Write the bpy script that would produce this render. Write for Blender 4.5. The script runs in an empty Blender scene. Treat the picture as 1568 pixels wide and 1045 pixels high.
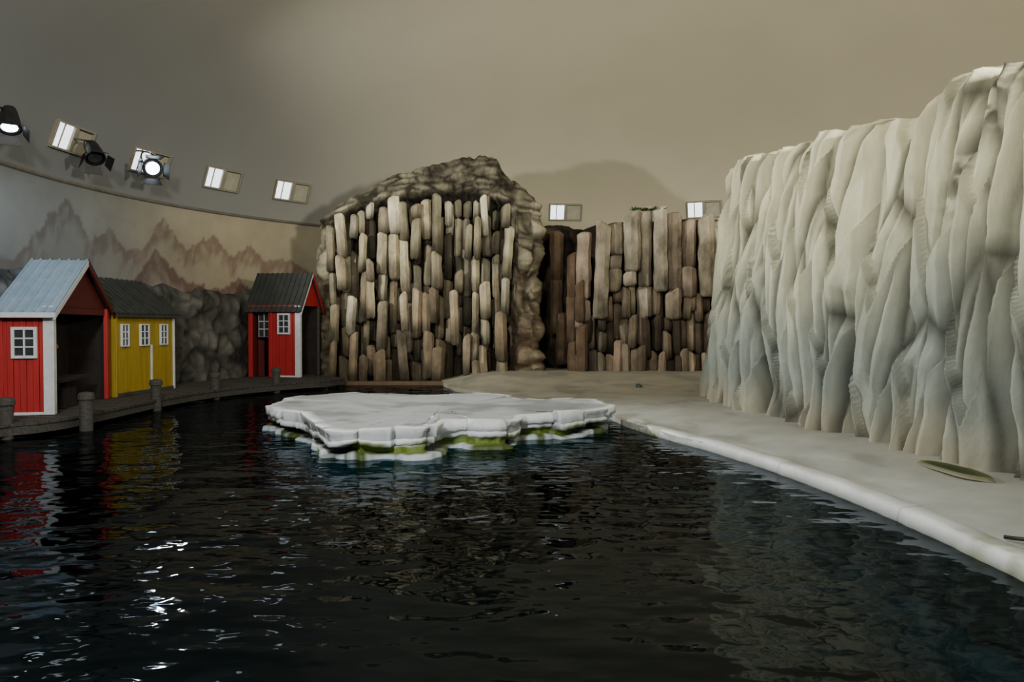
import bpy, math, random
from mathutils import Vector, Matrix, noise
random.seed(7)
scene=bpy.context.scene
COL=scene.collection

# ---------------------------------------------------------------- helpers
def lerp(a,b,t): return a+(b-a)*t
def clamp(x,a=0.0,b=1.0): return max(a,min(b,x))
def sstep(a,b,x):
    t=clamp((x-a)/(b-a)); return t*t*(3-2*t)
def interp(tab,x):
    if x<=tab[0][0]: return tab[0][1]
    for (x0,y0),(x1,y1) in zip(tab,tab[1:]):
        if x<=x1: return lerp(y0,y1,(x-x0)/(x1-x0))
    return tab[-1][1]
def mixc(a,b,t): return tuple(lerp(a[i],b[i],t) for i in range(3))
def N(x,y,z=0.0): return noise.noise(Vector((x,y,z)))
def F(x,y,z=0.0,o=4): return noise.fractal(Vector((x,y,z)),1.0,2.0,o)
def V2(x,y,z=0.0):
    d,_=noise.voronoi(Vector((x,y,z)))
    return d[0],d[1]

def mesh_obj(name,verts,faces,mats,cols=None,smooth=True,matidx=None,parent=None):
    me=bpy.data.meshes.new(name)
    me.from_pydata([tuple(v) for v in verts],[],faces)
    me.validate()
    for m in (mats if isinstance(mats,(list,tuple)) else [mats]): me.materials.append(m)
    if cols:
        at=me.color_attributes.new("Col",'FLOAT_COLOR','POINT')
        flat=[]
        for c in cols: flat+= [max(c[0],0),max(c[1],0),max(c[2],0),1.0]
        at.data.foreach_set("color",flat)
    if smooth: me.polygons.foreach_set("use_smooth",[True]*len(me.polygons))
    if matidx: me.polygons.foreach_set("material_index",matidx)
    me.update()
    ob=bpy.data.objects.new(name,me); COL.objects.link(ob)
    if parent: ob.parent=parent
    return ob

def mat_new(name):
    m=bpy.data.materials.new(name); m.use_nodes=True
    nt=m.node_tree; b=nt.nodes["Principled BSDF"]
    return m,nt,b
def coords(nt,scale=(1,1,1)):
    tc=nt.nodes.new("ShaderNodeTexCoord"); mp=nt.nodes.new("ShaderNodeMapping")
    mp.inputs["Scale"].default_value=scale
    nt.links.new(tc.outputs["Object"],mp.inputs["Vector"]); return mp.outputs["Vector"]
def noise_n(nt,vec,scale,detail=6,rough=.6):
    n=nt.nodes.new("ShaderNodeTexNoise"); n.inputs["Scale"].default_value=scale
    n.inputs["Detail"].default_value=detail; n.inputs["Roughness"].default_value=rough
    nt.links.new(vec,n.inputs["Vector"]); return n.outputs["Fac"]
def ramp(nt,fac,stops):
    r=nt.nodes.new("ShaderNodeValToRGB"); nt.links.new(fac,r.inputs["Fac"])
    els=r.color_ramp.elements
    while len(els)<len(stops): els.new(.5)
    for e,(p,c) in zip(els,stops): e.position=p; e.color=(c[0],c[1],c[2],1)
    return r.outputs["Color"]
def mixrgb(nt,a,b,fac,mode='MIX'):
    m=nt.nodes.new("ShaderNodeMix"); m.data_type='RGBA'; m.blend_type=mode
    def s(sock,v):
        if isinstance(v,(float,int)): sock.default_value=v
        elif isinstance(v,tuple): sock.default_value=(v[0],v[1],v[2],1)
        else: nt.links.new(v,sock)
    s(m.inputs[0],fac); s(m.inputs[6],a); s(m.inputs[7],b)
    return m.outputs[2]
def bump(nt,b,fac,strength=.4,dist=.05):
    n=nt.nodes.new("ShaderNodeBump"); n.inputs["Strength"].default_value=strength
    n.inputs["Distance"].default_value=dist
    nt.links.new(fac,n.inputs["Height"]); nt.links.new(n.outputs["Normal"],b.inputs["Normal"])
def attr(nt):
    a=nt.nodes.new("ShaderNodeAttribute"); a.attribute_name="Col"; return a.outputs["Color"]

def mat_vc(name,rough=.85,nscale=3,lo=.6,hi=1.25,bs=.4,bd=.05,stretch=(1,1,1),spec=.3,bscale=None):
    m,nt,b=mat_new(name); v=coords(nt,stretch)
    n=noise_n(nt,v,nscale)
    g=ramp(nt,n,[(.3,(lo,)*3),(.7,(hi,)*3)])
    c=mixrgb(nt,attr(nt),g,1.0,'MULTIPLY')
    nt.links.new(c,b.inputs["Base Color"]); b.inputs["Roughness"].default_value=rough
    b.inputs["Specular IOR Level"].default_value=spec
    n2=noise_n(nt,v,bscale or nscale*4,8,.7); bump(nt,b,n2,bs,bd); return m
def mat_plain(name,c1,c2,scale=6,rough=.6,bs=.15,bd=.01,stretch=(1,1,1),metal=0):
    m,nt,b=mat_new(name); v=coords(nt,stretch); n=noise_n(nt,v,scale)
    nt.links.new(ramp(nt,n,[(.3,c1),(.7,c2)]),b.inputs["Base Color"])
    b.inputs["Roughness"].default_value=rough; b.inputs["Metallic"].default_value=metal
    bump(nt,b,n,bs,bd); return m
def mat_emit(name,col,st):
    m,nt,b=mat_new(name); b.inputs["Base Color"].default_value=(*col,1)
    b.inputs["Emission Color"].default_value=(*col,1); b.inputs["Emission Strength"].default_value=st
    v=coords(nt); n=noise_n(nt,v,5)
    nt.links.new(ramp(nt,n,[(.2,tuple(x*.8 for x in col)),(.6,col)]),b.inputs["Emission Color"])
    return m

# ---------------------------------------------------------------- materials
M_rock=mat_vc("basalt_paint",.9,2.2,.45,1.45,.8,.06,(1,1,.6))
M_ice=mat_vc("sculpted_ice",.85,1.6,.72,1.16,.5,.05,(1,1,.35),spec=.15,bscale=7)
M_mural=mat_vc("mural_paint",.9,1.0,.88,1.10,.15,.02)
M_dome=mat_vc("dome_plaster",.95,.35,.96,1.03,.12,.02)
M_beach=mat_vc("concrete_beach",.6,1.3,.80,1.12,.2,.03,spec=.3)
M_berg=mat_vc("white_ice_paint",.5,2.0,.82,1.08,.4,.03,spec=.4)
M_red=mat_plain("red_boards",(.32,.009,.010),(.42,.016,.016),3,.55,.2,.01,(6,6,.6))
M_dred=mat_plain("dark_red_boards",(.07,.006,.006),(.12,.010,.009),3,.6,.2,.01,(6,6,.6))
M_yel=mat_plain("yellow_boards",(.30,.20,.010),(.39,.28,.018),3,.55,.2,.01,(6,6,.6))
M_white=mat_plain("white_trim_paint",(.52,.56,.60),(.70,.72,.75),8,.5)
M_glass=mat_plain("dark_glass",(.02,.025,.03),(.05,.055,.06),4,.15)
M_metal=mat_plain("pale_metal_roof",(.27,.40,.56),(.38,.50,.66),4,.45,.1,.01,(1,1,1),.1)
M_droof=mat_plain("dark_metal_roof",(.022,.026,.024),(.045,.047,.042),4,.5,.15)
M_wood=mat_plain("weathered_wood",(.03,.028,.025),(.075,.07,.062),4,.85,.4,.01,(1,6,6))
M_dwood=mat_plain("dark_interior_wood",(.008,.006,.005),(.024,.016,.012),5,.9,.3)
M_black=mat_plain("black_metal",(.008,.008,.009),(.02,.02,.022),8,.45)
M_grey=mat_plain("grey_window_pane",(.32,.30,.22),(.42,.40,.30),4,.6)
M_frame=mat_plain("window_frame_paint",(.22,.20,.15),(.3,.27,.2),6,.7)
M_trim=mat_plain("ring_trim_paint",(.12,.11,.095),(.18,.165,.135),4,.8)
M_day=mat_emit("daylight_pane",(.85,.93,1.0),2.2)
M_lens=mat_emit("lamp_lens",(.75,.87,1.0),14)
M_orange=mat_plain("orange_buoy_plastic",(.4,.12,.01),(.55,.2,.02),5,.5)
M_green=mat_plain("leaf_green",(.03,.09,.02),(.08,.17,.04),9,.7)
M_pool=mat_plain("pool_floor_black",(.004,.005,.006),(.01,.012,.013),1,.9)
M_ledge=mat_plain("brown_ledge",(.09,.055,.03),(.16,.10,.05),5,.8,.3)

# water
m,nt,b=mat_new("dark_pool_water"); nt.nodes.remove(b)
out=[n for n in nt.nodes if n.type=='OUTPUT_MATERIAL'][0]
v=coords(nt,(1,1.35,1))
n1=noise_n(nt,v,1.0,2,.5); n2=noise_n(nt,v,3.4,1.5,.5)
mm=nt.nodes.new("ShaderNodeMath"); mm.operation='MULTIPLY_ADD'; mm.inputs[1].default_value=.28
nt.links.new(n2,mm.inputs[0]); nt.links.new(n1,mm.inputs[2])
bp=nt.nodes.new("ShaderNodeBump"); bp.inputs["Strength"].default_value=.56; bp.inputs["Distance"].default_value=.10
nt.links.new(mm.outputs[0],bp.inputs["Height"])
gl=nt.nodes.new("ShaderNodeBsdfGlossy"); gl.inputs["Roughness"].default_value=.03; gl.inputs["Color"].default_value=(.48,.53,.58,1)
tr=nt.nodes.new("ShaderNodeBsdfTransparent"); tr.inputs["Color"].default_value=(.12,.32,.38,1)
fr=nt.nodes.new("ShaderNodeFresnel"); fr.inputs["IOR"].default_value=1.28
ms=nt.nodes.new("ShaderNodeMixShader")
nt.links.new(bp.outputs[0],gl.inputs["Normal"]); nt.links.new(bp.outputs[0],fr.inputs["Normal"])
nt.links.new(fr.outputs[0],ms.inputs[0]); nt.links.new(tr.outputs[0],ms.inputs[1]); nt.links.new(gl.outputs[0],ms.inputs[2])
nt.links.new(ms.outputs[0],out.inputs["Surface"]); M_water=m

# ---------------------------------------------------------------- room shell
CX,CY,R=3.0,17.0,14.0
ZW,ZH=5.3,6.0
Y0=-8.0
NA=640
path=[]
for i in range(30): path.append(('L',lerp(Y0,CY,i/30)))
for i in range(0,NA+1): path.append(('A',180-180*i/NA))
for i in range(1,31): path.append(('R',lerp(CY,Y0,i/30)))
def ring_pt(p,r):
    if p[0]=='L': return (CX-r,p[1])
    if p[0]=='R': return (CX+r,p[1])
    a=math.radians(p[1]); return (CX+r*math.cos(a),CY+r*math.sin(a))
def grid_faces(nu,nv,flip=False):
    f=[]
    for j in range(nv-1):
        for i in range(nu-1):
            a=j*nu+i; q=(a,a+1,a+nu+1,a+nu)
            f.append(q[::-1] if flip else q)
    return f
ridge1=[(115,3.6),(120,3.6),(128,4.2),(135,3.7),(139,4.2),(143,4.1),(145.5,4.55),(148,4.1),(151,4.75),(155,4.2),(158.5,5.05),(161.5,4.1),(164,4.0),(166.5,4.5),(169,4.1),(172.5,5.1),(176,4.3),(180,3.4)]
ridge2=[(128,2.2),(138,3.1),(143,2.6),(147,3.3),(150,2.9),(155,3.1),(159.8,3.95),(163,3.0),(168,2.5),(173,3.3),(180,2.4)]
vs=[];cs=[]
nzw=150
for j in range(nzw):
    z=lerp(-1.0,ZW,j/(nzw-1))
    for p in path:
        x,y=ring_pt(p,R); vs.append((x,y,z))
        a=p[1] if p[0]=='A' else (180+ (CY-p[1])*2 if p[0]=='L' else 0)
        if a<110 and p[0]!='L': cs.append((.4,.36,.26)); continue
        t=sstep(174,146,a)
        bg=mixc((.17,.18,.18),(.36,.315,.215),t)
        bg=mixc(bg,tuple(k*1.1 for k in bg),sstep(2,5,z))
        nn=F(a*.16,z*.5,3)
        jag=.16*F(a*.9,0,9)+.05*N(a*3,1)
        z1=interp(ridge1,a)+jag-.15; z2=interp(ridge2,a)+jag
        c=bg
        brown=mixc((.10,.085,.08),(.18,.10,.078),t)
        sl=F(a*1.1+z*2.2,z*1.5-a*.6,5)
        k=.60*sstep(-.03,.05,z1-z)*(1-sstep(0,.8,z1-z+.5*sl))
        c=mixc(bg,brown,clamp(k+.12*sstep(-.03,.05,z1-z)))
        k=.75*(1-sstep(.1,1.1,z2-z+.5*F(a*1.2-z*1.5,z*2,15)))
        c=mixc(c,tuple(q*.85 for q in brown),clamp(k+.14)*sstep(-.04,.06,z2-z))
        c=tuple(q*(1+.10*nn) for q in c)
        cs.append(c)
mesh_obj("wall_back",vs,grid_faces(len(path),nzw),M_mural,cs)
path_d=[p for i,p in enumerate(path) if p[0]!='A' or (round((180-p[1])/180*NA)%4==0)]
vs=[];cs=[];nd=48
for j in range(nd):
    t=math.pi/2*j/(nd-1); r=max(R*math.cos(t),.001); z=ZW+ZH*math.sin(t)
    for p in path_d:
        x,y=ring_pt(p,r); vs.append((x,y,z))
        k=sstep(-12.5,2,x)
        c=mixc((.18,.19,.195),(.50,.455,.325),k)  # darker left side: the dimmer light there is put into the colour
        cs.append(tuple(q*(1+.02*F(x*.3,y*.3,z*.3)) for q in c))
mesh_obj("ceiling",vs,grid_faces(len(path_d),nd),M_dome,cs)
vs=[(CX-R,Y0,-1),(CX+R,Y0,-1)]
vs+=[(CX+R*math.cos(math.pi*i/40),Y0,ZW+ZH*math.sin(math.pi*i/40)) for i in range(41)]
mesh_obj("wall_front",vs,[tuple(range(len(vs)))],M_trim,smooth=False)
vs=[]
prof=[(0,-.05),(.08,-.03),(.08,.03),(0,.05)]
for (dr,dz) in prof:
    for p in path_d:
        x,y=ring_pt(p,R-dr-.005); vs.append((x,y,ZW+dz))
mesh_obj("trim_1",vs,grid_faces(len(path_d),4),M_trim)
mesh_obj("floor",[(-12,Y0,-1.6),(18,Y0,-1.6),(18,32,-1.6),(-12,32,-1.6)],[(0,1,2,3)],M_pool,smooth=False)
shore=[(-8,3.8),(2,3.75),(4,3.72),(5.47,3.66),(6.9,3.61),(8.57,3.42),(10.5,3.0),(11.8,2.5),(13.5,2.02),(14.9,1.85),(16.5,1.35),(18,.4),(20.7,-1.5),(22.5,-2.0),(24.6,-2.3),(27,-2.4)]
wp=[(-10.2,Y0+.05),(-10.2,17)]
wp+=[(CX+13.0*math.cos(math.radians(a)),CY+13.0*math.sin(math.radians(a))) for a in range(177,141,-3)]
wp+=[(-6.4,23.9),(-2.0,23.9)]
wp+=[(x+.12,y) for (y,x) in reversed(shore) if y<23][:-1]+[(3.92,Y0+.05)]
mesh_obj("pool_water",[(x,y,0) for x,y in wp],[tuple(range(len(wp)))[::-1]],M_water,smooth=False)

# ---------------------------------------------------------------- relief builder
def resample(pts,n,smooth=2):
    for _ in range(smooth):
        q=[pts[0]]
        for a,b in zip(pts,pts[1:]):
            q.append((lerp(a[0],b[0],.25),lerp(a[1],b[1],.25))); q.append((lerp(a[0],b[0],.75),lerp(a[1],b[1],.75)))
        q.append(pts[-1]); pts=q
    L=[0]
    for a,b in zip(pts,pts[1:]): L.append(L[-1]+math.hypot(b[0]-a[0],b[1]-a[1]))
    out=[];k=0
    for i in range(n):
        s=L[-1]*i/(n-1)
        while k<len(L)-2 and L[k+1]<s: k+=1
        t=(s-L[k])/max(L[k+1]-L[k],1e-6)
        out.append((lerp(pts[k][0],pts[k+1][0],t),lerp(pts[k][1],pts[k+1][1],t),s))
    return out
def relief(name,pts,ns,nz,zb,topf,dispf,colf,mat,side=1,back=1.2,cap=12,capdrop=.15,smooth=2,capnoise=.15,sm_norm=3,parent=None,rnd=.16):
    P=resample(pts,ns,smooth); nrm=[]
    for i in range(ns):
        a=P[max(i-sm_norm,0)];b=P[min(i+sm_norm,ns-1)]
        dx,dy=b[0]-a[0],b[1]-a[1];l=math.hypot(dx,dy) or 1
        nrm.append((side*dy/l,-side*dx/l))
    vs=[];cs=[]
    tops=[topf(*P[i]) for i in range(ns)]
    for j in range(nz):
        t=j/(nz-1)
        for i in range(ns):
            x,y,s=P[i]; z=lerp(zb,tops[i],t)
            d=dispf(x,y,s,z,tops[i])
            rr=sstep(.35,0,tops[i]-z); d-=rnd*rr*rr
            vs.append((x+nrm[i][0]*d,y+nrm[i][1]*d,z)); cs.append(colf(x,y,s,z,tops[i],d))
    for k in range(1,cap+1):
        q=k/cap
        for i in range(ns):
            x,y,s=P[i]; d=dispf(x,y,s,tops[i],tops[i])-rnd
            d=lerp(d,-back,q)
            z=tops[i]+capnoise*F(s*.9,q*back*1.5,7)*min(1,q*3)-capdrop*q*q+.05*math.sin(min(q*4,1)*math.pi/2)
            vs.append((x+nrm[i][0]*d,y+nrm[i][1]*d,z)); cs.append(colf(x,y,s,tops[i],tops[i],d if q<.2 else 0))
    for i in range(ns):
        x,y,s=P[i]; vs.append((x-nrm[i][0]*back,y-nrm[i][1]*back,zb)); cs.append((.1,.09,.07))
    return mesh_obj(name,vs,grid_faces(ns,nz+cap+1,flip=(side<0)),mat,cs,parent=parent)

# ---------------------------------------------------------------- ice cliff (right)
def cell1(a,seed):
    i=math.floor(a); pts=[]
    for k in range(i-2,i+4):
        pts.append(k+.42*math.sin(k*12.9898+seed*78.2)*1.0)
    pts.sort()
    for p,q in zip(pts,pts[1:]):
        if p<=a<q:
            w=q-p; t=(a-p)/w
            return t,w,math.floor(p*7.3+.5)
    return .5,1,0
ice_cache={}
PW=.86
def ice_d(x,y,s,z,top):
    w=.30*N(s*.35,z*.28,2)+.08*N(s*1.1,z*.6,5)+.012*N(s*4,z*2.5,8)
    t,wd,cid=cell1((s+w+.05*z)/PW,1.3)
    edge=min(t,1-t)*wd*PW
    h1=clamp(edge*4.6)**.7
    tilt=(.5-t)*.18+(t-.5)*math.sin(cid*1.3+z*.3)*.14
    ph=z/2.2+math.sin(cid*5.1)*3+.3*N(s*1.2,z*.4,31)-abs(t-.5)*1.6
    zf=ph-math.floor(ph)
    stp=.15*zf*(sstep(1.0,.95,zf))
    t2,w2,c2=cell1((s+w*1.3-.06*z)/.38,4.9)
    e2=clamp(min(t2,1-t2)*w2*3.8)
    act=sstep(-.35,.0,N(s*.9,z*.45,55))
    a=(s+w*1.2)/.62
    g1,g2=V2(a,z/3.0,1.7); h2=clamp((g2-g1)*4.0)
    lean=-.10*(z-1.0)+.16*math.sin(clamp(z/5)*math.pi)
    foot=.14*sstep(.8,0,z)
    d=.31*h1+.14*h2+.09*e2*act+tilt+stp*h1+.06*math.sin(cid*2.7)+.08*N(s*.45,z*.5,11)+lean+foot+.014*F(s*5,z*3,1)-.05
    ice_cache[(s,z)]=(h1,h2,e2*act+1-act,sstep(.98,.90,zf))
    return d
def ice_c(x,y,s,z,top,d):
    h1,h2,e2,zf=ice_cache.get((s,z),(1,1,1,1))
    base=mixc((.30,.335,.30),(.80,.765,.53),sstep(1.0,4.2,z+.8*N(s*.6,z*.5,3)))  # bright top, darker foot: light from above put into the colour
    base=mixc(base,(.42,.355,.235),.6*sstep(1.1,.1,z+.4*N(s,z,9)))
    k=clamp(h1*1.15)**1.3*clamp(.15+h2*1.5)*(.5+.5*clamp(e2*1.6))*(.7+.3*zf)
    c=mixc((.035,.036,.030),base,clamp(.03+k))  # crease shadow put into the vertex colour, dark where flutes meet
    st=sstep(.40,.05,abs(s-11.3-.45*(z-4)))*sstep(2.9,3.7,z)
    c=mixc(c,(.03,.03,.028),.9*st*sstep(-.3,.25,F(s*5,z*5,3)+.15))
    return c
ice_top_tab=[(-2,4.9),(3,4.85),(8.0,4.75),(8.7,4.80),(9.6,4.92),(10.1,4.88),(10.6,4.80),(11.2,4.78),(12.3,4.90),(13.3,5.05),(14.5,5.2),(16.3,5.4),(17.0,5.35),(17.8,5.1),(18.5,4.9)]
def ice_top(x,y,s):
    t,wd,cid=cell1((s+.25)/PW,1.3)
    return interp(ice_top_tab,y)+.10*N(s*2.2,3)+.06*N(s*6,8)+.10*math.sin(cid*1.9)-.16*sstep(.12,0,min(t,1-t))
ice_path=[(7.3,19.4),(6.0,18.8),(5.22,17.9),(4.98,16.8),(5.02,15.4),(5.12,13.8),(5.42,11.5),(5.74,10.2),(5.85,9.1),(6.02,7.6),(6.22,6),(6.5,2),(6.55,-1)]
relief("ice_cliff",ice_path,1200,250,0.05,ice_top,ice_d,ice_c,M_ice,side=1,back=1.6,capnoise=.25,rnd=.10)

# ---------------------------------------------------------------- basalt columns
def seg(vs,fs,cs,cx,cy,z0,z1,r,col,sides=7,tx=0,ty=0,rough=.16,dark0=.55):
    base=len(vs); H=z1-z0; e=min(.09,H*.2)
    rings=[(0,.70),(e*.5,.93),(e,1.0)]
    nmid=max(2,int(H/.16))
    for i in range(1,nmid): rings.append((lerp(e,H-e,i/nmid),1.0))
    rings+= [(H-e,1.0),(H-e*.4,.88),(H,.55)]
    ph=random.random()*6.28; sd=random.random()*50
    rad=[r*(1+random.uniform(-.16,.16)) for _ in range(sides)]
    slope=random.uniform(-.5,.5)
    for (h,m) in rings:
        for k in range(sides):
            a=ph+2*math.pi*k/sides
            q=rad[k]*m*(1+rough*N(math.cos(a)*1.2+sd,math.sin(a)*1.2,(z0+h)*2.6))
            zz=z0+h+.05*N(k+sd,h*3)+(slope*q*math.cos(a)*sstep(.5,1,h/H))
            vs.append((cx+tx*h+q*math.cos(a),cy+ty*h+q*math.sin(a),zz))
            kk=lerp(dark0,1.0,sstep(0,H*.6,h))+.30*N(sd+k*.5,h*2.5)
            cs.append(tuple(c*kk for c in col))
    nr=len(rings)
    for j in range(nr-1):
        for k in range(sides):
            a=base+j*sides+k; b=base+j*sides+(k+1)%sides
            fs.append((a,b,b+sides,a+sides))
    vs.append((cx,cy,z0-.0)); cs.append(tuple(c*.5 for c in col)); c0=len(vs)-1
    vs.append((cx+tx*H,cy+ty*H,z1+.03)); cs.append(tuple(c*1.1 for c in col)); c1=len(vs)-1
    for k in range(sides):
        fs.append((c0,base+(k+1)%sides,base+k)); a=base+(nr-1)*sides
        fs.append((c1,a+k,a+(k+1)%sides))

# cliff 1
cl1=bpy.data.objects.new("basalt_cliff",None); COL.objects.link(cl1)
coltop=[(-6.1,4.9),(-5.6,5.15),(-4.8,5.55),(-3.8,5.75),(-2.5,5.95),(-1.2,6.0),(-.4,5.7),(.1,5.4),(1.2,5.0)]
prof1=[(-6.15,3.4),(-6.02,4.2),(-5.9,5.1),(-5.6,5.5),(-5.2,5.75),(-4.6,6.0),(-3.9,6.55),(-3.0,6.75),(-2.3,6.95),(-1.6,7.1),(-.9,7.22),(-.5,7.15),(-.35,6.75),(.05,6.4),(.4,6.0),(.7,5.4),(.9,4.9)]
c1cache={}
def c1_d(x,y,s,z,top):
    d=0; over=0
    if y<24.95:
        ct=interp(coltop,x)+.1*N(s*3,4)
        over=sstep(ct-.15,ct+.15,z)
        right=sstep(-.25,.1,x); left=sstep(-5.5,-5.75,x)
        right_in=right*(0.62+.1*math.sin(z*1.5))
        d=max(over*(.60-.34*max(0,z-ct)),right_in-.12*max(0,z-4),left*.35)
    wv=.5*N(s*.6,z*.6,4)
    if over>.5:
        f1,f2=V2((s+wv)*1.3+z*1.5,(z+wv)*3.2-s*1.0,2.2)
    else:
        f1,f2=V2((s+wv)*3.6,(z+wv)*1.4,2.2)
    h=clamp((f2-f1)*2.2)
    c1cache[(s,z)]=h
    return d+.12*h+.18*F(s*1.6,z*1.4,3)+.06*F(s*6,z*5,3)
def c1_c(x,y,s,z,top,d):
    h=c1cache.get((s,z),.7)
    ct=interp(coltop,x)
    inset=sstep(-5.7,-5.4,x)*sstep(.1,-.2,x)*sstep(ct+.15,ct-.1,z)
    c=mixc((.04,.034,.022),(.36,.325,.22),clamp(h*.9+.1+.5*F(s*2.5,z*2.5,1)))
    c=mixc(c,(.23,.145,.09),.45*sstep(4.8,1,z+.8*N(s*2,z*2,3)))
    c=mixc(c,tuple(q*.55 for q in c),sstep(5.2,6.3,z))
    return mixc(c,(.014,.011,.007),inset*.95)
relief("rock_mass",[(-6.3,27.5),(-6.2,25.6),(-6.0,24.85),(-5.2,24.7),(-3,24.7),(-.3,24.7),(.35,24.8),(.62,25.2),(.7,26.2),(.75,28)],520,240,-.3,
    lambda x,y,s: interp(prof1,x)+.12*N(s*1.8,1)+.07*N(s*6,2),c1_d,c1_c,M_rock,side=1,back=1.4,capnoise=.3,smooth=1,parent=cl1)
vs=[];fs=[];cs=[]
pal1=[(.52,.46,.30),(.45,.39,.25),(.62,.57,.41),(.36,.30,.20),(.48,.42,.27)]
rust=(.23,.15,.09)
x=-5.6
while x<-.15:
    r=random.uniform(.12,.18)
    ct=interp(coltop,x)+random.uniform(-.4,.0)
    z=-.2
    while z<ct-.3:
        h=random.uniform(.6,1.6); z1=min(z+h,ct)
        if random.random()>.12:
            col=random.choice(pal1); col=mixc(col,rust,.6*sstep(3.4,.3,z+random.uniform(-.8,.8)))
            k=random.choice((.15,.28,.4,.55)); col=tuple(q*k for q in col)
            seg(vs,fs,cs,x+random.uniform(-.05,.05),24.44+random.uniform(-.12,.1),z,z1,r*random.uniform(.9,1.1),col,tx=random.uniform(-.04,.04))
        z=z1+random.uniform(-.02,.06)
    z=random.uniform(-.3,.2)
    while z<ct-.35:
        h=random.uniform(.6,1.7)*(1.25 if z>3.3 else 1); z1=min(z+h,ct)
        if random.random()<.72 and z1-z>.3:
            col=random.choice(pal1); col=mixc(col,rust,.65*sstep(3.2,.3,z+random.uniform(-.9,.9)))
            k=random.uniform(.45,1.15); col=tuple(q*k for q in col)
            seg(vs,fs,cs,x+random.uniform(-.07,.07),24.05+random.uniform(-.24,.22)-.15*sstep(1.5,0,z),z,z1+.05,r*random.uniform(.8,1.1),col,tx=random.uniform(-.07,.07),ty=random.uniform(-.08,.02),dark0=.25)
        z=z1+random.uniform(-.05,.08)
    x+=r*2*random.uniform(.96,1.14)
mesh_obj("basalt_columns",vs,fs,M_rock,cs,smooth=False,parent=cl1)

# cliff 2
cl2=bpy.data.objects.new("basalt_cliff",None); COL.objects.link(cl2)
def c2_d(x,y,s,z,top):
    f1,f2=V2(s*1.5,z*.9,12); h=clamp((f2-f1)*1.8)
    return .25*h+.2*F(s,z,8)
relief("rock_mass",[(.95,27.6),(1.05,26.2),(1.8,25.9),(2.3,25.3),(3.2,25.05),(5.5,25.1),(7.5,25.2),(9.5,25.6)],200,110,-.1,
    lambda x,y,s: interp([(.9,5.2),(1.6,5.1),(2.2,4.9),(2.8,5.1),(6,5.25),(9,5.1)],x)+.1*N(s*2,1),c2_d,
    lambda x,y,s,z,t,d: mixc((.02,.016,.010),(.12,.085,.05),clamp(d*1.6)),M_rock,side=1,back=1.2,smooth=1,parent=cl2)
vs=[];fs=[];cs=[]
pal2=[(.43,.345,.25),(.48,.415,.30),(.37,.29,.21),(.52,.46,.345),(.41,.32,.235)]
top2=[(2.1,4.6),(2.6,4.95),(3.3,5.15),(4.0,5.45),(4.8,5.35),(5.6,5.1),(6.4,5.2),(7.5,5.1)]
x=2.25
while x<7.4:
    r=random.uniform(.19,.28); ct=interp(top2,x)+random.uniform(-.18,.12)
    mid=random.uniform(1.9,3.1)
    col=random.choice(pal2); c2=random.choice(pal2)
    yy=24.3+random.uniform(-.2,.2)
    zz=[mid]
    if random.random()<.8: zz.append(mid+random.uniform(.5,1.1))
    if random.random()<.3: zz.append(zz[-1]+random.uniform(.4,.7))
    zz.append(ct)
    for a,b_ in zip(zz,zz[1:]):
        k=random.uniform(.75,1.1)
        seg(vs,fs,cs,x+random.uniform(-.05,.05),yy+random.uniform(-.10,.10),a+.0,b_+.04,r*random.uniform(.9,1.12),tuple(q*k for q in col),sides=9,rough=.18,dark0=.5,tx=random.uniform(-.04,.04))
    for q in range(2):
        xx=x+(-.5+q)*r*1.0; z=-.1
        while z<mid-.2:
            z1=min(z+random.uniform(.6,1.5),mid+.1)
            k=random.choice((.2,.4,.65,1.0))
            seg(vs,fs,cs,xx+random.uniform(-.05,.05),24.6+random.uniform(-.28,.1),z,z1,r*.6,tuple(k*w for w in mixc(c2,(.20,.12,.07),.45)),tx=random.uniform(-.05,.05),dark0=.35)
            z=z1+.02
    x+=r*2*random.uniform(.92,1.06)
for (sx,sy,z0,z1,r) in ((1.95,24.7,2.6,4.1,.20),(1.9,24.5,1.2,2.7,.18),(1.95,24.5,-.1,1.3,.2),(2.15,24.2,1.9,3.2,.18),(1.6,25.2,.5,2.2,.2),(1.5,25.5,3.2,4.9,.22),(1.45,25.4,1.5,3.3,.2),(2.2,24.2,-.1,1.8,.18)):
    seg(vs,fs,cs,sx,sy,z0,z1,r,(.15,.10,.06))
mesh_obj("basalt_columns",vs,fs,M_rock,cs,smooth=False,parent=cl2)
vs=[];fs=[]
for i in range(160):
    a=random.random()*6.28; l=random.uniform(.10,.26); w=.02; el=random.uniform(.1,.9)
    ox,oy=4.25+random.uniform(-.5,.5),24.12+random.uniform(-.14,.1); oz=5.40
    b0=len(vs); dx,dy=math.cos(a),math.sin(a)
    vs+=[(ox-dy*w,oy+dx*w,oz),(ox+dy*w,oy-dx*w,oz),(ox+dx*l*.5+dy*w,oy+dy*l*.5-dx*w,oz+l*el*.5),(ox+dx*l*.5-dy*w,oy+dy*l*.5+dx*w,oz+l*el*.5),(ox+dx*l,oy+dy*l,oz+l*el*.45)]
    fs+=[(b0,b0+1,b0+2,b0+3),(b0+3,b0+2,b0+4)]
mesh_obj("moss_tuft",vs,fs,M_green,smooth=False,parent=cl2)

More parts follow.
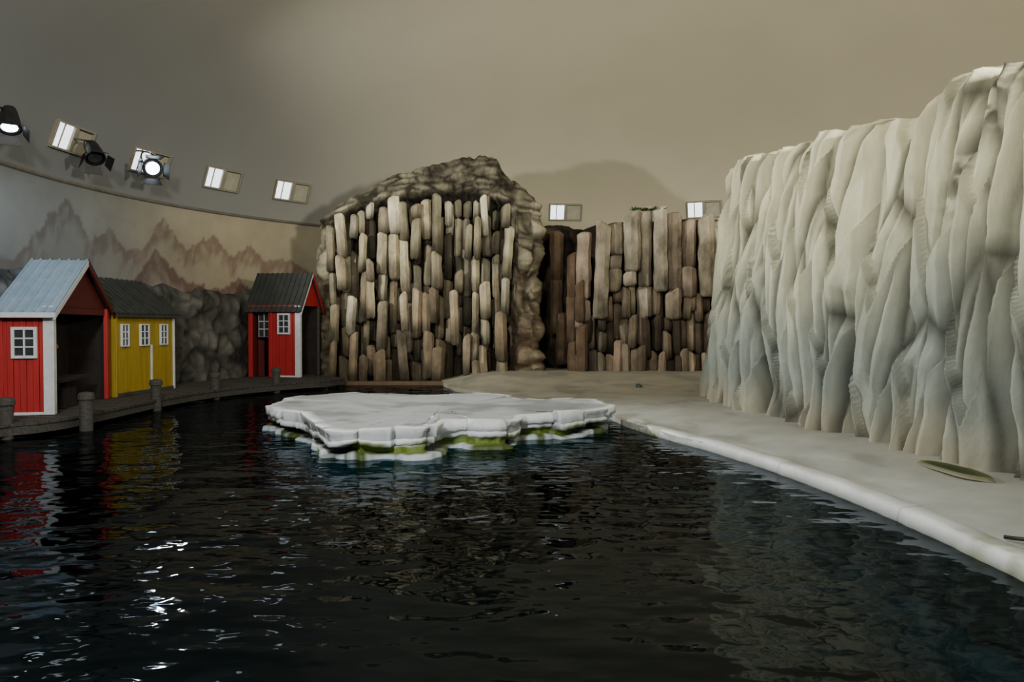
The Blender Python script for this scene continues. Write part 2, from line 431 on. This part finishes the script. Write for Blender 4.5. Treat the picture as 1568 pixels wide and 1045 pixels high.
# ---------------------------------------------------------------- grey rock wall at left
rw_path=[]
for yy in (6,9,12,15): rw_path.append((CX-13.25,yy))
for a in range(180,128,-4):
    rr=13.1; rw_path.append((CX+rr*math.cos(math.radians(a)),CY+rr*math.sin(math.radians(a))))
rwc={}
def rw_d(x,y,s,z,top):
    w=.4*N(s*.6,z*.6,21)
    f1,f2=V2((s+w)*1.0,(z+w)*.85,31); h=clamp((f2-f1)*2.6)
    g1,g2=V2(s*2.3,z*1.9,33); h2=clamp((g2-g1)*2.6)
    rwc[(s,z)]=(h+h2)*.5; return .14*h+.08*h2+.12*F(s,z,2)
relief("rock_wall",rw_path,400,90,-.2,lambda x,y,s: interp([(0,3.0),(8,3.0),(13,2.9),(17,2.75),(21,2.85),(25,2.9)],s)+.2*N(s*1.1,4)+.08*N(s*3,7),rw_d,
    lambda x,y,s,z,t,d: mixc((.025,.025,.023),mixc((.11,.115,.12),(.17,.155,.125),sstep(10,20,s)),rwc.get((s,z),.5)),M_rock,side=1,back=.5,cap=6)

# ---------------------------------------------------------------- beach
vs=[];cs=[];nx=90;ny=300
for j in range(ny):
    y=lerp(Y0+.1,27,(j/(ny-1))); sx=interp(shore,y)+.05*N(y*1.5,3)
    for i in range(nx):
        t=max(i-1,0)/(nx-2); x=sx+(9.5-sx)*(t**1.5)
        d=x-sx
        z=.10+.09*sstep(0,2.0,d)
        z+=.16*sstep(20.5,24,y)*sstep(0,1.2,d)+.10*math.exp(-((x+.2)**2/1.5+(y-22.3)**2/1.2))
        z+=.025*F(x*.8,y*.8,2)
        if i==0: z=-1.65
        vs.append((x,y,z))
        c=mixc((.40,.415,.40),(.315,.315,.28),sstep(.2,1.6,d+.5*F(x*.6,y*.5,1)))
        c=mixc(c,(.36,.33,.245),.7*sstep(15,20,y))
        c=mixc(c,(.18,.18,.16),.5*sstep(.15,.55,F(x*1.1,y*.6,6)))
        c=mixc(c,(.19,.21,.12),.4*sstep(.15,.45,F(x*1.6,y*.9,26))*sstep(1.0,.2,d))
        if i==0: c=(.01,.012,.012)
        cs.append(c)
mesh_obj("beach_ground",vs,grid_faces(nx,ny),M_beach,cs)
def curb(name,pts,w,h,n,mat):
    P=resample(pts,n,2); vs=[];cs=[]
    prof=[(-.08,-.5),(-.05,-.02),(-.03,h*.7),(-.015,h*.95),(.02,h),(w*.95,h),(w,h*.9),(w+.01,-.0)]
    for i,(x,y,s) in enumerate(P):
        a=P[max(i-2,0)];b=P[min(i+2,n-1)];dx,dy=b[0]-a[0],b[1]-a[1];l=math.hypot(dx,dy)
        nx_,ny_=-dy/l,dx/l
        if nx_<0: nx_,ny_=-nx_,-ny_
        joint=1 if abs((s%2.3)-1.15)>1.135 else 0
        for (o,z) in prof:
            o2=o+.025*N(s*1.3,o,3)-.02*N(s*5,1); vs.append((x+nx_*o2,y+ny_*o2,z+.012*N(s*2,o*4)-joint*.008))
            g=.68+.14*N(s*2,o*5)
            c=(g*.95,g*.98,g) if z>.05 else (.08,.10,.07)
            c=mixc(c,(.24,.28,.09),.55*sstep(.22,.42,N(s*.55,0,44)+.3*N(s*7,o*20)))
            if joint: c=tuple(q*.7 for q in c)
            cs.append(c)
    return mesh_obj(name,vs,grid_faces(len(prof),n),mat,cs)
curb("ice_curb",[(2.06,13.7),(2.20,12.9),(2.55,11.8),(3.0,10.5),(3.41,8.57),(3.59,6.9),(3.64,5.47),(3.7,3),(3.75,-7.5)],.19,.135,700,M_berg)

# algae drain pit
vs=[(0,0,.0)];fs=[];cs=[(.015,.022,.008)]
nseg=28
for k,(rr,zz,c) in enumerate(((.6,.0,(.025,.04,.010)),(.85,.006,(.05,.07,.015)),(1.0,.012,(.13,.13,.06)),(1.12,-.03,(.2,.19,.14)))):
    for i in range(nseg):
        a=2*math.pi*i/nseg; q=rr*(1+.3*N(math.cos(a)*1.5,math.sin(a)*1.5,5))
        vs.append((q*.15*math.cos(a),q*.5*math.sin(a),zz)); cs.append(c)
for i in range(nseg): fs.append((0,1+i,1+(i+1)%nseg))
for k in range(3):
    for i in range(nseg):
        a=1+k*nseg+i;b_=1+k*nseg+(i+1)%nseg; fs.append((a,a+nseg,b_+nseg,b_))
pit=mesh_obj("algae_puddle",vs,fs,M_beach,cs); pit.location=(4.90,8.45,.205); pit.rotation_euler=(0,0,.10)
vs=[];fs=[];cs=[]
seg(vs,fs,cs,0,0,0,.11,.09,(.05,.09,.08),sides=10,rough=.3)
pb=mesh_obj("beach_stone",vs,fs,M_rock,cs); pb.location=(3.25,19.6,.17)
def tube(name,pts,r,mat,parent=None,sides=8):
    cu=bpy.data.curves.new(name,'CURVE'); cu.dimensions='3D'; cu.bevel_depth=r; cu.bevel_resolution=3; cu.use_fill_caps=True
    sp=cu.splines.new('BEZIER'); sp.bezier_points.add(len(pts)-1)
    for p,q in zip(sp.bezier_points,pts): p.co=q; p.handle_left_type=p.handle_right_type='AUTO'
    ob=bpy.data.objects.new(name,cu); COL.objects.link(ob); cu.materials.append(mat)
    if parent: ob.parent=parent
    return ob
tube("black_hose",[(3.88,6.02,.13),(3.94,5.93,.14),(4.06,5.85,.15),(4.4,5.95,.16),(4.9,6.2,.19)],.016,M_black)

# ---------------------------------------------------------------- ice floe
outl=[(-4.15,13.1),(-3.85,12.5),(-3.35,12.1),(-2.95,11.4),(-2.62,10.7),(-2.3,10.15),(-1.95,10.25),(-1.6,10.4),(-1.22,10.3),(-1.08,10.6),(-1.10,11.15),(-.8,11.35),(-.45,11.15),(-.1,11.2),(.12,11.55),(.15,12.0),(.55,12.05),(.95,12.35),(1.45,12.85),(1.76,13.35),(1.62,14.0),(1.1,14.25),(.3,14.4),(-.3,15.2),(-1.0,15.7),(-1.9,15.5),(-2.7,15.7),(-3.4,15.2),(-4.0,14.6),(-4.25,13.8),(-4.15,13.1)]
NF=700
Pn=resample(outl,NF+1,1)[:-1]; n=len(Pn)
cxm,cym=-1.2,13.0
nr=[]
for i in range(n):
    a=Pn[(i-5)%n];b=Pn[(i+5)%n];dx,dy=b[0]-a[0],b[1]-a[1];l=math.hypot(dx,dy); nr.append((dy/l,-dx/l))
def ftop(x,y): return .42+.035*N(x*.9,y*.9,2)+.03*sstep(-2,-4,x)
vs=[];cs=[]
rings=[(-.5,-.62,'u'),(.05,-.45,'u'),(.16,-.20,'u'),(.08,-.05,'l'),(.05,.0,'l'),(.045,.045,'l'),(.01,.062,'l'),(-.10,.07,'g'),(-.13,.10,'g'),(-.11,.15,'g'),(-.03,.175,'w'),(.025,.180,'w'),(.03,.21,'w'),(.03,.245,'w'),(-.005,.252,'w'),(.028,.26,'w'),(.03,.33,'w'),(.03,.385,'w'),(.012,.398,'w'),(-.06,.40,'w')]
for (o,z,mo) in rings:
    for i,(x,y,s) in enumerate(Pn):
        t,wd,cid=cell1(s/.55+.12*N(s*2,1),2.1); ed=min(t,1-t)*wd
        blk=.11*math.sin(cid*3.1); blk2=.09*math.sin(cid*1.7+1)
        notch=-.07*sstep(.05,.0,ed)*(.4+.6*abs(math.sin(cid*5.3)))
        lump=.05*N(s*1.1,4)+.015*N(s*7,z*9,1)
        if mo=='w': o2=o+lump+blk*.6+notch+.035*math.sin(math.floor(z*12)*2.1+cid)
        elif z<-.3: o2=o
        else: o2=o+lump+(.09*N(s*1.9,8)+blk2)+(.04*N(s*9,3))
        tz=ftop(x,y)+.025*math.sin(cid*2.3)
        under=.06*N(s*2.3,7)+.03*math.sin(cid*4.1)+.03*N(s*8,3)
        if z>.17: zz=lerp(.175+under,tz,(z-.175)/.225)
        elif z>0.02: zz=z+under*.8
        else: zz=z
        vs.append((x+nr[i][0]*o2,y+nr[i][1]*o2,zz))
        if mo=='u': c=(.30,.52,.58)
        elif mo=='g':
            g=sstep(-.15,.15,N(s*1.1,z*2,6)); c=mixc((.012,.015,.012),(.12,.17,.02),g)
        elif mo=='l':
            g=sstep(-.05,.20,N(s*1.5,5,9)+.4*N(s*6,2)); c=mixc((.50,.57,.62),(.06,.09,.02),g)
        else:
            c=(.76,.80,.84)
            if ed<.03: c=(.45,.5,.53)
            if z<.22: c=mixc(c,(.16,.22,.04),.85*sstep(-.05,.2,N(s*1.4,5,19)))
        cs.append(c)
fs=[]
nrg=len(rings)
for j in range(nrg-1):
    for i in range(n):
        a=j*n+i;b=j*n+(i+1)%n; fs.append((a,b,b+n,a+n))
K=24
base0=(nrg-1)*n
for k in range(1,K+1):
    q=1-k/K
    for i,(x,y,s) in enumerate(Pn):
        bx,by,bz=vs[base0+i]
        X=cxm+(bx-cxm)*q; Y=cym+(by-cym)*q
        zz=lerp(ftop(X,Y)+.0,bz,q**6)
        z=zz+.02*F(X*1.1,Y*1.1,3)*min(1,k/3)
        vs.append((X,Y,z))
        wet=sstep(-.05,.35,F(X*.9,Y*.8,12)); c=mixc((.42,.45,.48),(.19,.205,.215),.75*wet)  # greyer than sides: weaker light on top put into colour, plus wet patches
        cs.append(c)
for j in range(nrg-1,nrg-1+K):
    for i in range(n):
        a=j*n+i;b=j*n+(i+1)%n; fs.append((a,b,b+n,a+n))
mesh_obj("ice_floe",vs,fs,M_berg,cs)

# ---------------------------------------------------------------- boxes / houses
def box(name,x0,x1,y0,y1,z0,z1,mat,parent,bev=.008):
    v=[(x0,y0,z0),(x1,y0,z0),(x1,y1,z0),(x0,y1,z0),(x0,y0,z1),(x1,y0,z1),(x1,y1,z1),(x0,y1,z1)]
    f=[(0,3,2,1),(4,5,6,7),(0,1,5,4),(1,2,6,5),(2,3,7,6),(3,0,4,7)]
    ob=mesh_obj(name,v,f,mat,smooth=False,parent=parent)
    if bev:
        md=ob.modifiers.new("b",'BEVEL'); md.width=bev; md.segments=2
    return ob
def prism(name,poly,axis,a0,a1,mat,parent):
    v=[]
    for a in (a0,a1):
        for (p,q) in poly:
            v.append((a,p,q) if axis=='x' else (p,a,q))
    n=len(poly); f=[tuple(range(n))[::-1],tuple(range(n,2*n))]
    for i in range(n): f.append((i,(i+1)%n,n+(i+1)%n,n+i))
    return mesh_obj(name,v,f,mat,smooth=False,parent=parent)
def slope_roof(name,p0,p1,q0,q1,th,mat,parent,ribs,ribh=.03):
    p0,p1,q0,q1=map(Vector,(p0,p1,q0,q1))
    nrm=(p1-p0).cross(q0-p0).normalized()
    if nrm.z<0: nrm=-nrm
    v=[p0,p1,q1,q0]; v=[a for a in v]+[a+nrm*th for a in v]
    f=[(0,1,2,3),(4,5,6,7),(0,1,5,4),(1,2,6,5),(2,3,7,6),(3,0,4,7)]
    for i in range(ribs):
        t=i/(ribs-1)
        t=clamp(t,.015,.985); w=.012/ max((p1-p0).length,.1)*1.3
        a=p0.lerp(p1,t-w)+nrm*th; b_=p0.lerp(p1,t+w)+nrm*th; c=q0.lerp(q1,t+w)+nrm*th; d=q0.lerp(q1,t-w)+nrm*th
        k=len(v); v+=[a,b_,c,d]+[u+nrm*ribh for u in (a,b_,c,d)]
        f+=[(k+4,k+5,k+6,k+7),(k,k+1,k+5,k+4),(k+1,k+2,k+6,k+5),(k+2,k+3,k+7,k+6),(k+3,k,k+4,k+7)]
    return mesh_obj(name,v,f,mat,smooth=False,parent=parent)
def boards(name,face,a0,a1,z0,z1,off,mat,parent,w=.11,dirn='y'):
    v=[];f=[];k=max(1,round(abs(a1-a0)/w)); w=(a1-a0)/k
    for i in range(k):
        s0=a0+i*w+.004; s1=a0+(i+1)*w-.004; b=len(v); o=off*(1 if i%2 else .7)
        for z in (z0,z1):
            for (s,d) in ((s0,0),(s1,0),(s1,o),(s0,o)):
                v.append((face+d,s,z) if dirn=='y' else (s,face-d,z))
        f+=[(b,b+1,b+2,b+3),(b+4,b+5,b+6,b+7)]+[(b+q,b+(q+1)%4,b+4+(q+1)%4,b+4+q) for q in range(4)]
    return mesh_obj(name,v,f,mat,smooth=False,parent=parent)
def window(pfx,dirn,face,c,w,z0,z1,parent,cols=2,rows=3,fw=.045):
    def bx(nm,s0,s1,za,zb,d0,d1,mt):
        if dirn=='y': box(nm,face+d0,face+d1,s0,s1,za,zb,mt,parent,.003)
        else: box(nm,s0,s1,face-d1,face-d0,za,zb,mt,parent,.003)
    a,b_=c-w/2,c+w/2
    bx(pfx+"_pane",a,b_,z0,z1,.0,.022,M_glass)
    bx(pfx+"_jamb_a",a-fw,a,z0-fw,z1+fw,0,.05,M_white); bx(pfx+"_jamb_b",b_,b_+fw,z0-fw,z1+fw,0,.05,M_white)
    bx(pfx+"_sill",a,b_,z0-fw,z0,0,.06,M_white); bx(pfx+"_head",a,b_,z1,z1+fw,0,.05,M_white)
    for i in range(1,cols): 
        s=lerp(a,b_,i/cols); bx(pfx+"_mullion%d"%i,s-.014,s+.014,z0,z1,.02,.042,M_white)
    for i in range(1,rows):
        z=lerp(z0,z1,i/rows); bx(pfx+"_rail%d"%i,a,b_,z-.012,z+.012,.02,.042,M_white)
def empty(name,loc,rot):
    e=bpy.data.objects.new(name,None); COL.objects.link(e); e.location=loc; e.rotation_euler=(0,0,rot); return e
ZD=.25
# ---- red boathouse (left)
h=empty("red_boathouse",(-7.96,13.3,0),math.radians(11.5))
D,W=.80,3.0; EV,RZ=2.12,3.02
box("back_wall",-D,-D+.06,0.02,W-.02,ZD,EV,M_dwood,h)
boards("side_cladding",0.0,-D,0,ZD,EV,.035,M_red,h,.10,'x')
box("side_wall",-D,0,.0,.06,ZD,EV,M_dred,h)
box("far_wall",-D,0,W-.06,W,ZD,EV,M_dwood,h)
box("corner_trim_front",-.13,.02,-.06,-.03,ZD,EV+.02,M_white,h)
box("corner_trim_side",0.0,.04,-.06,.07,ZD,EV+.02,M_white,h)
box("corner_trim_left",-D-.02,-D+.04,-.055,-.03,ZD,EV,M_red,h)
box("base_trim",-D,0.0,-.055,-.03,ZD,ZD+.05,M_white,h)
box("far_post",-.03,.05,W-.16,W,ZD,EV+.02,M_red,h)
box("lintel",-.05,0.0,.07,W-.16,EV-.12,EV+.02,M_dred,h)
prism("gable_board",[(0,EV),(W,EV),(W/2,RZ-.03)],'x',-.04,.0,M_dred,h)
prism("back_gable",[(0,EV),(W,EV),(W/2,RZ-.03)],'x',-D,-D+.04,M_dred,h)
sl=(RZ-EV)/(W/2); ov=.22
slope_roof("roof_left",(-D-.06,W/2,RZ),(.12,W/2,RZ),(-D-.06,-ov,EV-sl*ov),(.12,-ov,EV-sl*ov),.03,M_metal,h,7)
slope_roof("roof_right",(-D-.06,W/2,RZ),(.12,W/2,RZ),(-D-.06,W+ov,EV-sl*ov),(.12,W+ov,EV-sl*ov),.03,M_droof,h,7)
prism("barge_board_left",[(-ov,EV-sl*ov-.09),(-ov,EV-sl*ov+.02),(W/2,RZ+.02),(W/2,RZ-.09)],'x',.09,.125,M_white,h)
prism("barge_board_right",[(W+ov,EV-sl*ov-.09),(W+ov,EV-sl*ov+.02),(W/2,RZ+.02),(W/2,RZ-.09)],'x',.09,.125,M_dred,h)
box("eave_fascia",-D-.06,.12,-ov-.025,-ov+.0,EV-sl*ov-.06,EV-sl*ov+.03,M_white,h)
window("window",'x',-.035,-.42,.30,1.28,1.72,h,2,3,.05)
box("work_bench",-.65,-.08,.5,2.2,.75,.82,M_dwood,h); box("bench_leg_a",-.6,-.5,.55,.65,ZD,.75,M_dwood,h); box("bench_leg_b",-.6,-.5,2.05,2.15,ZD,.75,M_dwood,h); box("crate",-.6,-.15,.9,1.6,ZD,.62,M_dwood,h)
vs=[];fs=[]
for j in range(9):
    t=math.pi*j/8
    for i in range(14):
        a=2*math.pi*i/14; vs.append((-.66+.07*math.sin(t)*math.cos(a),1.95+.13*math.sin(t)*math.sin(a),1.38+.07*math.cos(t)))
for j in range(8):
    for i in range(14):
        fs.append((j*14+i,j*14+(i+1)%14,(j+1)*14+(i+1)%14,(j+1)*14+i))
mesh_obj("hanging_buoy",vs,fs,M_orange,parent=h)
tube("buoy_rope",[(-.68,1.95,1.44),(-.70,1.95,1.6),(-.72,1.95,1.8)],.01,M_wood,h)
# ---- yellow boathouse
h=empty("yellow_boathouse",(-8.5,16.4,0),math.radians(-4.7))
D,W=.9,2.4; EV,RZ=2.06,2.85
box("shell",-D,0,0.02,W,ZD,EV,M_yel,h)
boards("cladding",0.0,0.02,W,ZD,EV,.03,M_yel,h,.12,'y')
box("corner_trim",.0,.05,W-.06,W+.02,ZD,EV,M_white,h)
box("corner_trim_left",.0,.04,0.02,.07,ZD,EV,M_yel,h)
box("door_strip",.0,.05,1.36,1.42,ZD+.02,1.35,M_white,h,.003)
box("door",.0,.045,1.42,2.0,ZD+.02,1.22,M_yel,h,.005)
box("foot_board",.0,.05,0.05,W-.06,ZD,ZD+.08,M_wood,h)
for i,(c,w) in enumerate(((.32,.22),(1.08,.30),(1.9,.26))):
    window("window%d"%i,'y',.03,c,w,1.36,1.80,h,2,3,.028)
prism("end_gable",[(-D,EV),(0,EV),(-D,RZ-.02)],'y',W-.05,W,M_yel,h)
prism("end_gable_near",[(-D,EV),(0,EV),(-D,RZ-.02)],'y',0.02,.06,M_yel,h)
slope_roof("roof_front",(-D,-.12,RZ),(-D,W+.1,RZ),(.15,-.12,EV-.03),(.15,W+.1,EV-.03),.03,M_droof,h,14)
slope_roof("roof_back",(-D,-.12,RZ),(-D,W+.1,RZ),(-D-.35,-.12,RZ-.3),(-D-.35,W+.1,RZ-.3),.03,M_droof,h,14)
box("eave_board",.12,.16,-.12,W+.1,EV-.09,EV-.02,M_droof,h)
# ---- red boathouse by the cliff
h=empty("red_boathouse",(-6.30,22.8,0),math.radians(-9.9))
D,W=1.6,1.4; EV,RZ=2.38,3.38
box("back_wall",-D,0,W-.05,W,ZD,EV,M_dwood,h)
box("left_wall",-D,-D+.05,.0,W,ZD,EV,M_dred,h)
boards("side_cladding",0.0,-.86,-.0,ZD,EV,.035,M_red,h,.11,'x')
box("panel",-.86,0,.0,.05,ZD,EV,M_red,h)
box("left_post",-D-.02,-D+.10,-.06,.03,ZD,EV,M_red,h)
box("inner_post",-.97,-.86,-.06,.03,ZD,EV,M_red,h)
box("top_beam",-D,0,-.05,.0,EV-.10,EV+.02,M_red,h)
box("low_panel",-D+.10,-1.30,.3,.34,ZD,1.35,M_dred,h)
box("corner_trim_front",-.13,.02,-.06,-.036,ZD,EV,M_white,h)
box("corner_trim_side",0.0,.04,-.06,.06,ZD,EV,M_white,h)
box("base_trim",-.86,0,-.055,-.036,ZD,ZD+.05,M_white,h)
window("window",'x',-.036,-.48,.30,1.58,2.10,h,2,3,.05)
window("open_sash",'x',.25,-1.25,.34,1.45,2.15,h,2,3,.006)
box("gable_post",-.06,.02,W-.08,W,ZD,EV,M_wood,h)
box("interior_screen",-.9,-.86,.05,W-.05,ZD,EV,M_dwood,h)
prism("gable_board",[(0,EV),(W,EV),(W/2,RZ-.03)],'x',-.04,.0,M_red,h)
prism("back_gable",[(0,EV),(W,EV),(W/2,RZ-.03)],'x',-D,-D+.04,M_dred,h)
sl=(RZ-EV)/(W/2); ov=.14
slope_roof("roof_front",(-D-.1,W/2,RZ),(.12,W/2,RZ),(-D-.1,-ov,EV-sl*ov),(.12,-ov,EV-sl*ov),.03,M_droof,h,12)
slope_roof("roof_rear",(-D-.1,W/2,RZ),(.12,W/2,RZ),(-D-.1,W+ov,EV-sl*ov),(.12,W+ov,EV-sl*ov),.03,M_droof,h,12)
prism("barge_board_front",[(-ov,EV-sl*ov-.08),(-ov,EV-sl*ov+.02),(W/2,RZ+.02),(W/2,RZ-.08)],'x',.09,.125,M_white,h)
prism("barge_board_rear",[(W+ov,EV-sl*ov-.08),(W+ov,EV-sl*ov+.02),(W/2,RZ+.02),(W/2,RZ-.08)],'x',.09,.125,M_red,h)

# ---------------------------------------------------------------- dock
dk=empty("wooden_dock",(0,0,0),0)
edge=[(-8.6,9.5),(-8.0,11.9),(-7.5,12.5),(-7.42,13.6),(-7.45,17),(-6.9,19.2),(-5.9,20.9),(-5.2,21.6),(-4.9,22.6)]
inner=[(-10.2,9.5),(-10.2,12),(-10.0,13),(-9.6,15),(-9.3,17.5),(-9.0,20),(-8.3,22.6),(-7.2,24.3),(-6.2,24.2)]
E=resample(edge,70,1);I=resample(inner,70,1)
vs=[];fs=[]
for i in range(69):
    g=.06
    e0=(lerp(E[i][0],E[i+1][0],g),lerp(E[i][1],E[i+1][1],g)); e1=(lerp(E[i][0],E[i+1][0],1-g),lerp(E[i][1],E[i+1][1],1-g))
    i0=(lerp(I[i][0],I[i+1][0],g),lerp(I[i][1],I[i+1][1],g)); i1=(lerp(I[i][0],I[i+1][0],1-g),lerp(I[i][1],I[i+1][1],1-g))
    b=len(vs); zz=ZD-random.uniform(0,.008)
    for z in (ZD-.05,zz): vs+=[(*e0,z),(*e1,z),(*i1,z),(*i0,z)]
    fs+=[(b,b+1,b+2,b+3),(b+4,b+5,b+6,b+7)]+[(b+q,b+(q+1)%4,b+4+(q+1)%4,b+4+q) for q in range(4)]
mesh_obj("deck_planks",vs,fs,M_wood,smooth=False,parent=dk)
vs=[]
for (o,z) in ((.0,.20),(.05,.20),(.05,.06),(.0,.06)):
    for (x,y,s) in E: vs.append((x-.08+o,y,z))
mesh_obj("edge_beam",vs,grid_faces(len(E),4),M_wood,smooth=False,parent=dk)
def bollard(x,y,r=.105,h=.40,zb=-.6):
    prof=[(r,zb),(r,ZD+h-.12),(r*1.25,ZD+h-.11),(r*1.25,ZD+h-.04),(r*1.05,ZD+h),(0.001,ZD+h+.02)]
    vs=[];fs=[];S=14
    for (q,z) in prof:
        for i in range(S):
            a=2*math.pi*i/S; vs.append((x+q*math.cos(a),y+q*math.sin(a),z))
    for j in range(len(prof)-1):
        for i in range(S): fs.append((j*S+i,j*S+(i+1)%S,(j+1)*S+(i+1)%S,(j+1)*S+i))
    mesh_obj("bollard",vs,fs,M_wood,smooth=False,parent=dk)
for (x,y) in ((-7.99,12.1),(-7.25,13.05),(-7.5,16.15),(-7.2,18.6),(-6.3,20.5)): bollard(x,y)
box("stone_ledge",-5.2,-2.0,23.0,23.45,-.5,.10,M_ledge,None,.03)

# ---------------------------------------------------------------- dome windows
def dome_window(idx,adeg,z=6.33,w=1.22,hh=.58):
    e=bpy.data.objects.new("window_%d"%idx,None); COL.objects.link(e)
    a=math.radians(adeg); s=(z-ZW)/ZH; r=R*math.sqrt(1-s*s)
    e.location=(CX+r*math.cos(a),CY+r*math.sin(a),z)
    tan=Vector((math.sin(a),-math.cos(a),0))
    nr_=Vector((-math.cos(a)*r/R/R,-math.sin(a)*r/R/R,-(z-ZW)/ZH/ZH)).normalized()
    up=nr_.cross(tan).normalized()
    if up.z<0: up=-up; tan=-tan
    e.rotation_euler=Matrix((tan,up,nr_)).transposed().to_euler()
    fw=.05
    box("daylight_pane",-w/2,-.06,-hh/2,hh/2,.02,.05,M_day,e,0)
    box("side_pane",.06,w/2,-hh/2-.02,hh/2-.04,.02,.05,M_grey,e,0)
    for nm,x0,x1,y0,y1 in (("frame_top",-w/2-fw,w/2+fw,hh/2,hh/2+fw),("frame_bottom",-w/2-fw,w/2+fw,-hh/2-fw,-hh/2),("frame_left",-w/2-fw,-w/2,-hh/2,hh/2),("frame_right",w/2,w/2+fw,-hh/2,hh/2),("frame_mid",-.06,.06,-hh/2,hh/2)):
        box(nm,x0,x1,y0,y1,-.05,.12,M_frame,e,.01)
    box("muntin",-.38,-.35,-hh/2,hh/2,.05,.07,M_frame,e,.0)
for i,a in enumerate((173,161.5,150.3,139.3,93.6,71,60)): dome_window(i+1,a)

# ---------------------------------------------------------------- stage lights
def stage_light(loc,target,size,lit,lamps):
    e=bpy.data.objects.new("stage_light",None); COL.objects.link(e); e.location=loc
    d=(Vector(target)-Vector(loc)).normalized()
    body=bpy.data.objects.new("head",None); COL.objects.link(body); body.parent=e
    body.rotation_euler=d.to_track_quat('Z','Y').to_euler()
    r=size*.34; L=size
    prof=[(.001,-L*.75),(r*.6,-L*.75),(r*.75,-L*.6),(r,-L*.2),(r,.0),(r*1.12,0),(r*1.12,L*.08),(r*.95,L*.08)]
    S=20;vs=[];fs=[]
    for (q,z) in prof:
        for i in range(S):
            a=2*math.pi*i/S; vs.append((q*math.cos(a),q*math.sin(a),z))
    for j in range(len(prof)-1):
        for i in range(S): fs.append((j*S+i,j*S+(i+1)%S,(j+1)*S+(i+1)%S,(j+1)*S+i))
    mesh_obj("housing",vs,fs,M_black,smooth=False,parent=body)
    vs=[(0,0,L*.04)]+[(r*.75*math.cos(2*math.pi*i/S),r*.75*math.sin(2*math.pi*i/S),L*.03) for i in range(S)]
    mesh_obj("lens",vs,[(0,1+i,1+(i+1)%S) for i in range(S)],M_lens if lit else M_glass,smooth=False,parent=body)
    for k in range(4):
        a=k*math.pi/2; u=Vector((math.cos(a),math.sin(a),0)); t=Vector((-math.sin(a),math.cos(a),0)); zz=Vector((0,0,1))
        p=u*r*1.12+zz*L*.08; q=u*r*1.65+zz*L*.34
        th=u*.008
        v=[p-t*r*.8,p+t*r*.8,q+t*r*1.0,q-t*r*1.0]; v=v+[w+th for w in v]
        mesh_obj("barn_door_%d"%(k+1),v,[(0,1,2,3),(4,5,6,7),(0,1,5,4),(1,2,6,5),(2,3,7,6),(3,0,4,7)],M_black,smooth=False,parent=body)
    rad=Vector((loc[0]-CX,max(loc[1]-CY,0),0)).normalized()
    tt=Vector((-rad.y,rad.x,0)); rr=r*1.25
    tube("yoke",[tt*rr,tt*rr+rad*.1+Vector((0,0,rr)),Vector((0,0,rr*1.5))+rad*.15,-tt*rr+rad*.1+Vector((0,0,rr)),-tt*rr],.018,M_black,e)
    tube("arm",[Vector((0,0,rr*1.5))+rad*.15,Vector((0,0,rr*1.7))+rad*.5,Vector((0,0,rr*1.6))+rad*.95],.022,M_black,e)
    for (tg,energy,ang,col,soft) in lamps:
        dd=(Vector(tg)-Vector(loc)).normalized()
        ld=bpy.data.lights.new("lamp",'SPOT'); ld.energy=energy; ld.color=col; ld.spot_size=math.radians(ang); ld.spot_blend=.8; ld.shadow_soft_size=soft
        lo=bpy.data.objects.new("lamp",ld); COL.objects.link(lo); lo.parent=e
        lo.location=d*L*.35+dd*.45; lo.rotation_euler=dd.to_track_quat('-Z','Y').to_euler()
stage_light((-10.25,15.75,5.85),(-8.5,13.0,-1),.60,True,[((3,26,6),4300,80,(1,.98,.93),.22)])
stage_light((-10.05,18.6,5.85),(-8.5,17,3.0),.62,False,[])
stage_light((-9.6,20.6,6.0),(-2.0,9.5,0),.68,True,[((4.2,10,3.6),7500,62,(1,.99,.94),.10)])

# ---------------------------------------------------------------- lights
def area(name,loc,target,size,energy,col,spread=180):
    ld=bpy.data.lights.new(name,'AREA'); ld.energy=energy; ld.color=col; ld.size=size; ld.spread=math.radians(spread)
    lo=bpy.data.objects.new(name,ld); COL.objects.link(lo); lo.location=loc
    lo.rotation_euler=(Vector(target)-Vector(loc)).to_track_quat('-Z','Y').to_euler(); return lo
def spot(name,loc,target,ang,energy,col,r=.2,blend=.6):
    ld=bpy.data.lights.new(name,'SPOT'); ld.energy=energy; ld.color=col; ld.spot_size=math.radians(ang); ld.spot_blend=blend; ld.shadow_soft_size=r
    lo=bpy.data.objects.new(name,ld); COL.objects.link(lo); lo.location=loc
    lo.rotation_euler=(Vector(target)-Vector(loc)).to_track_quat('-Z','Y').to_euler(); return lo
area("dome_fill",(9.0,4.0,5.6),(4,26,9.5),1.5,1900,(1,.96,.85),150)  # unseen fill light, added to brighten the dome
area("front_fill",(-3.0,0,6.5),(-1,26,5.0),1.2,900,(1,.97,.88),150)  # added fill without a fixture, brightens the cliff fronts
area("cool_fill",(-2.0,2.0,9.2),(-2,14,1.0),.8,400,(.88,.96,1))  # added cool fill over the pool, no fixture belongs to it
spot("wall_glow_lamp",(-9.2,13.2,4.4),(-11,16.4,3.3),60,520,(.75,.88,1),.1)

w=bpy.data.worlds.new("w"); scene.world=w; w.use_nodes=True
w.node_tree.nodes["Background"].inputs[0].default_value=(.5,.55,.6,1); w.node_tree.nodes["Background"].inputs[1].default_value=.02

cam=bpy.data.cameras.new("camera"); co=bpy.data.objects.new("camera",cam); COL.objects.link(co)
cam.sensor_width=36; cam.lens=27.0; cam.clip_end=200
co.location=(0,0,1.8); co.rotation_euler=(math.radians(90-1.18),0,0)
scene.camera=co
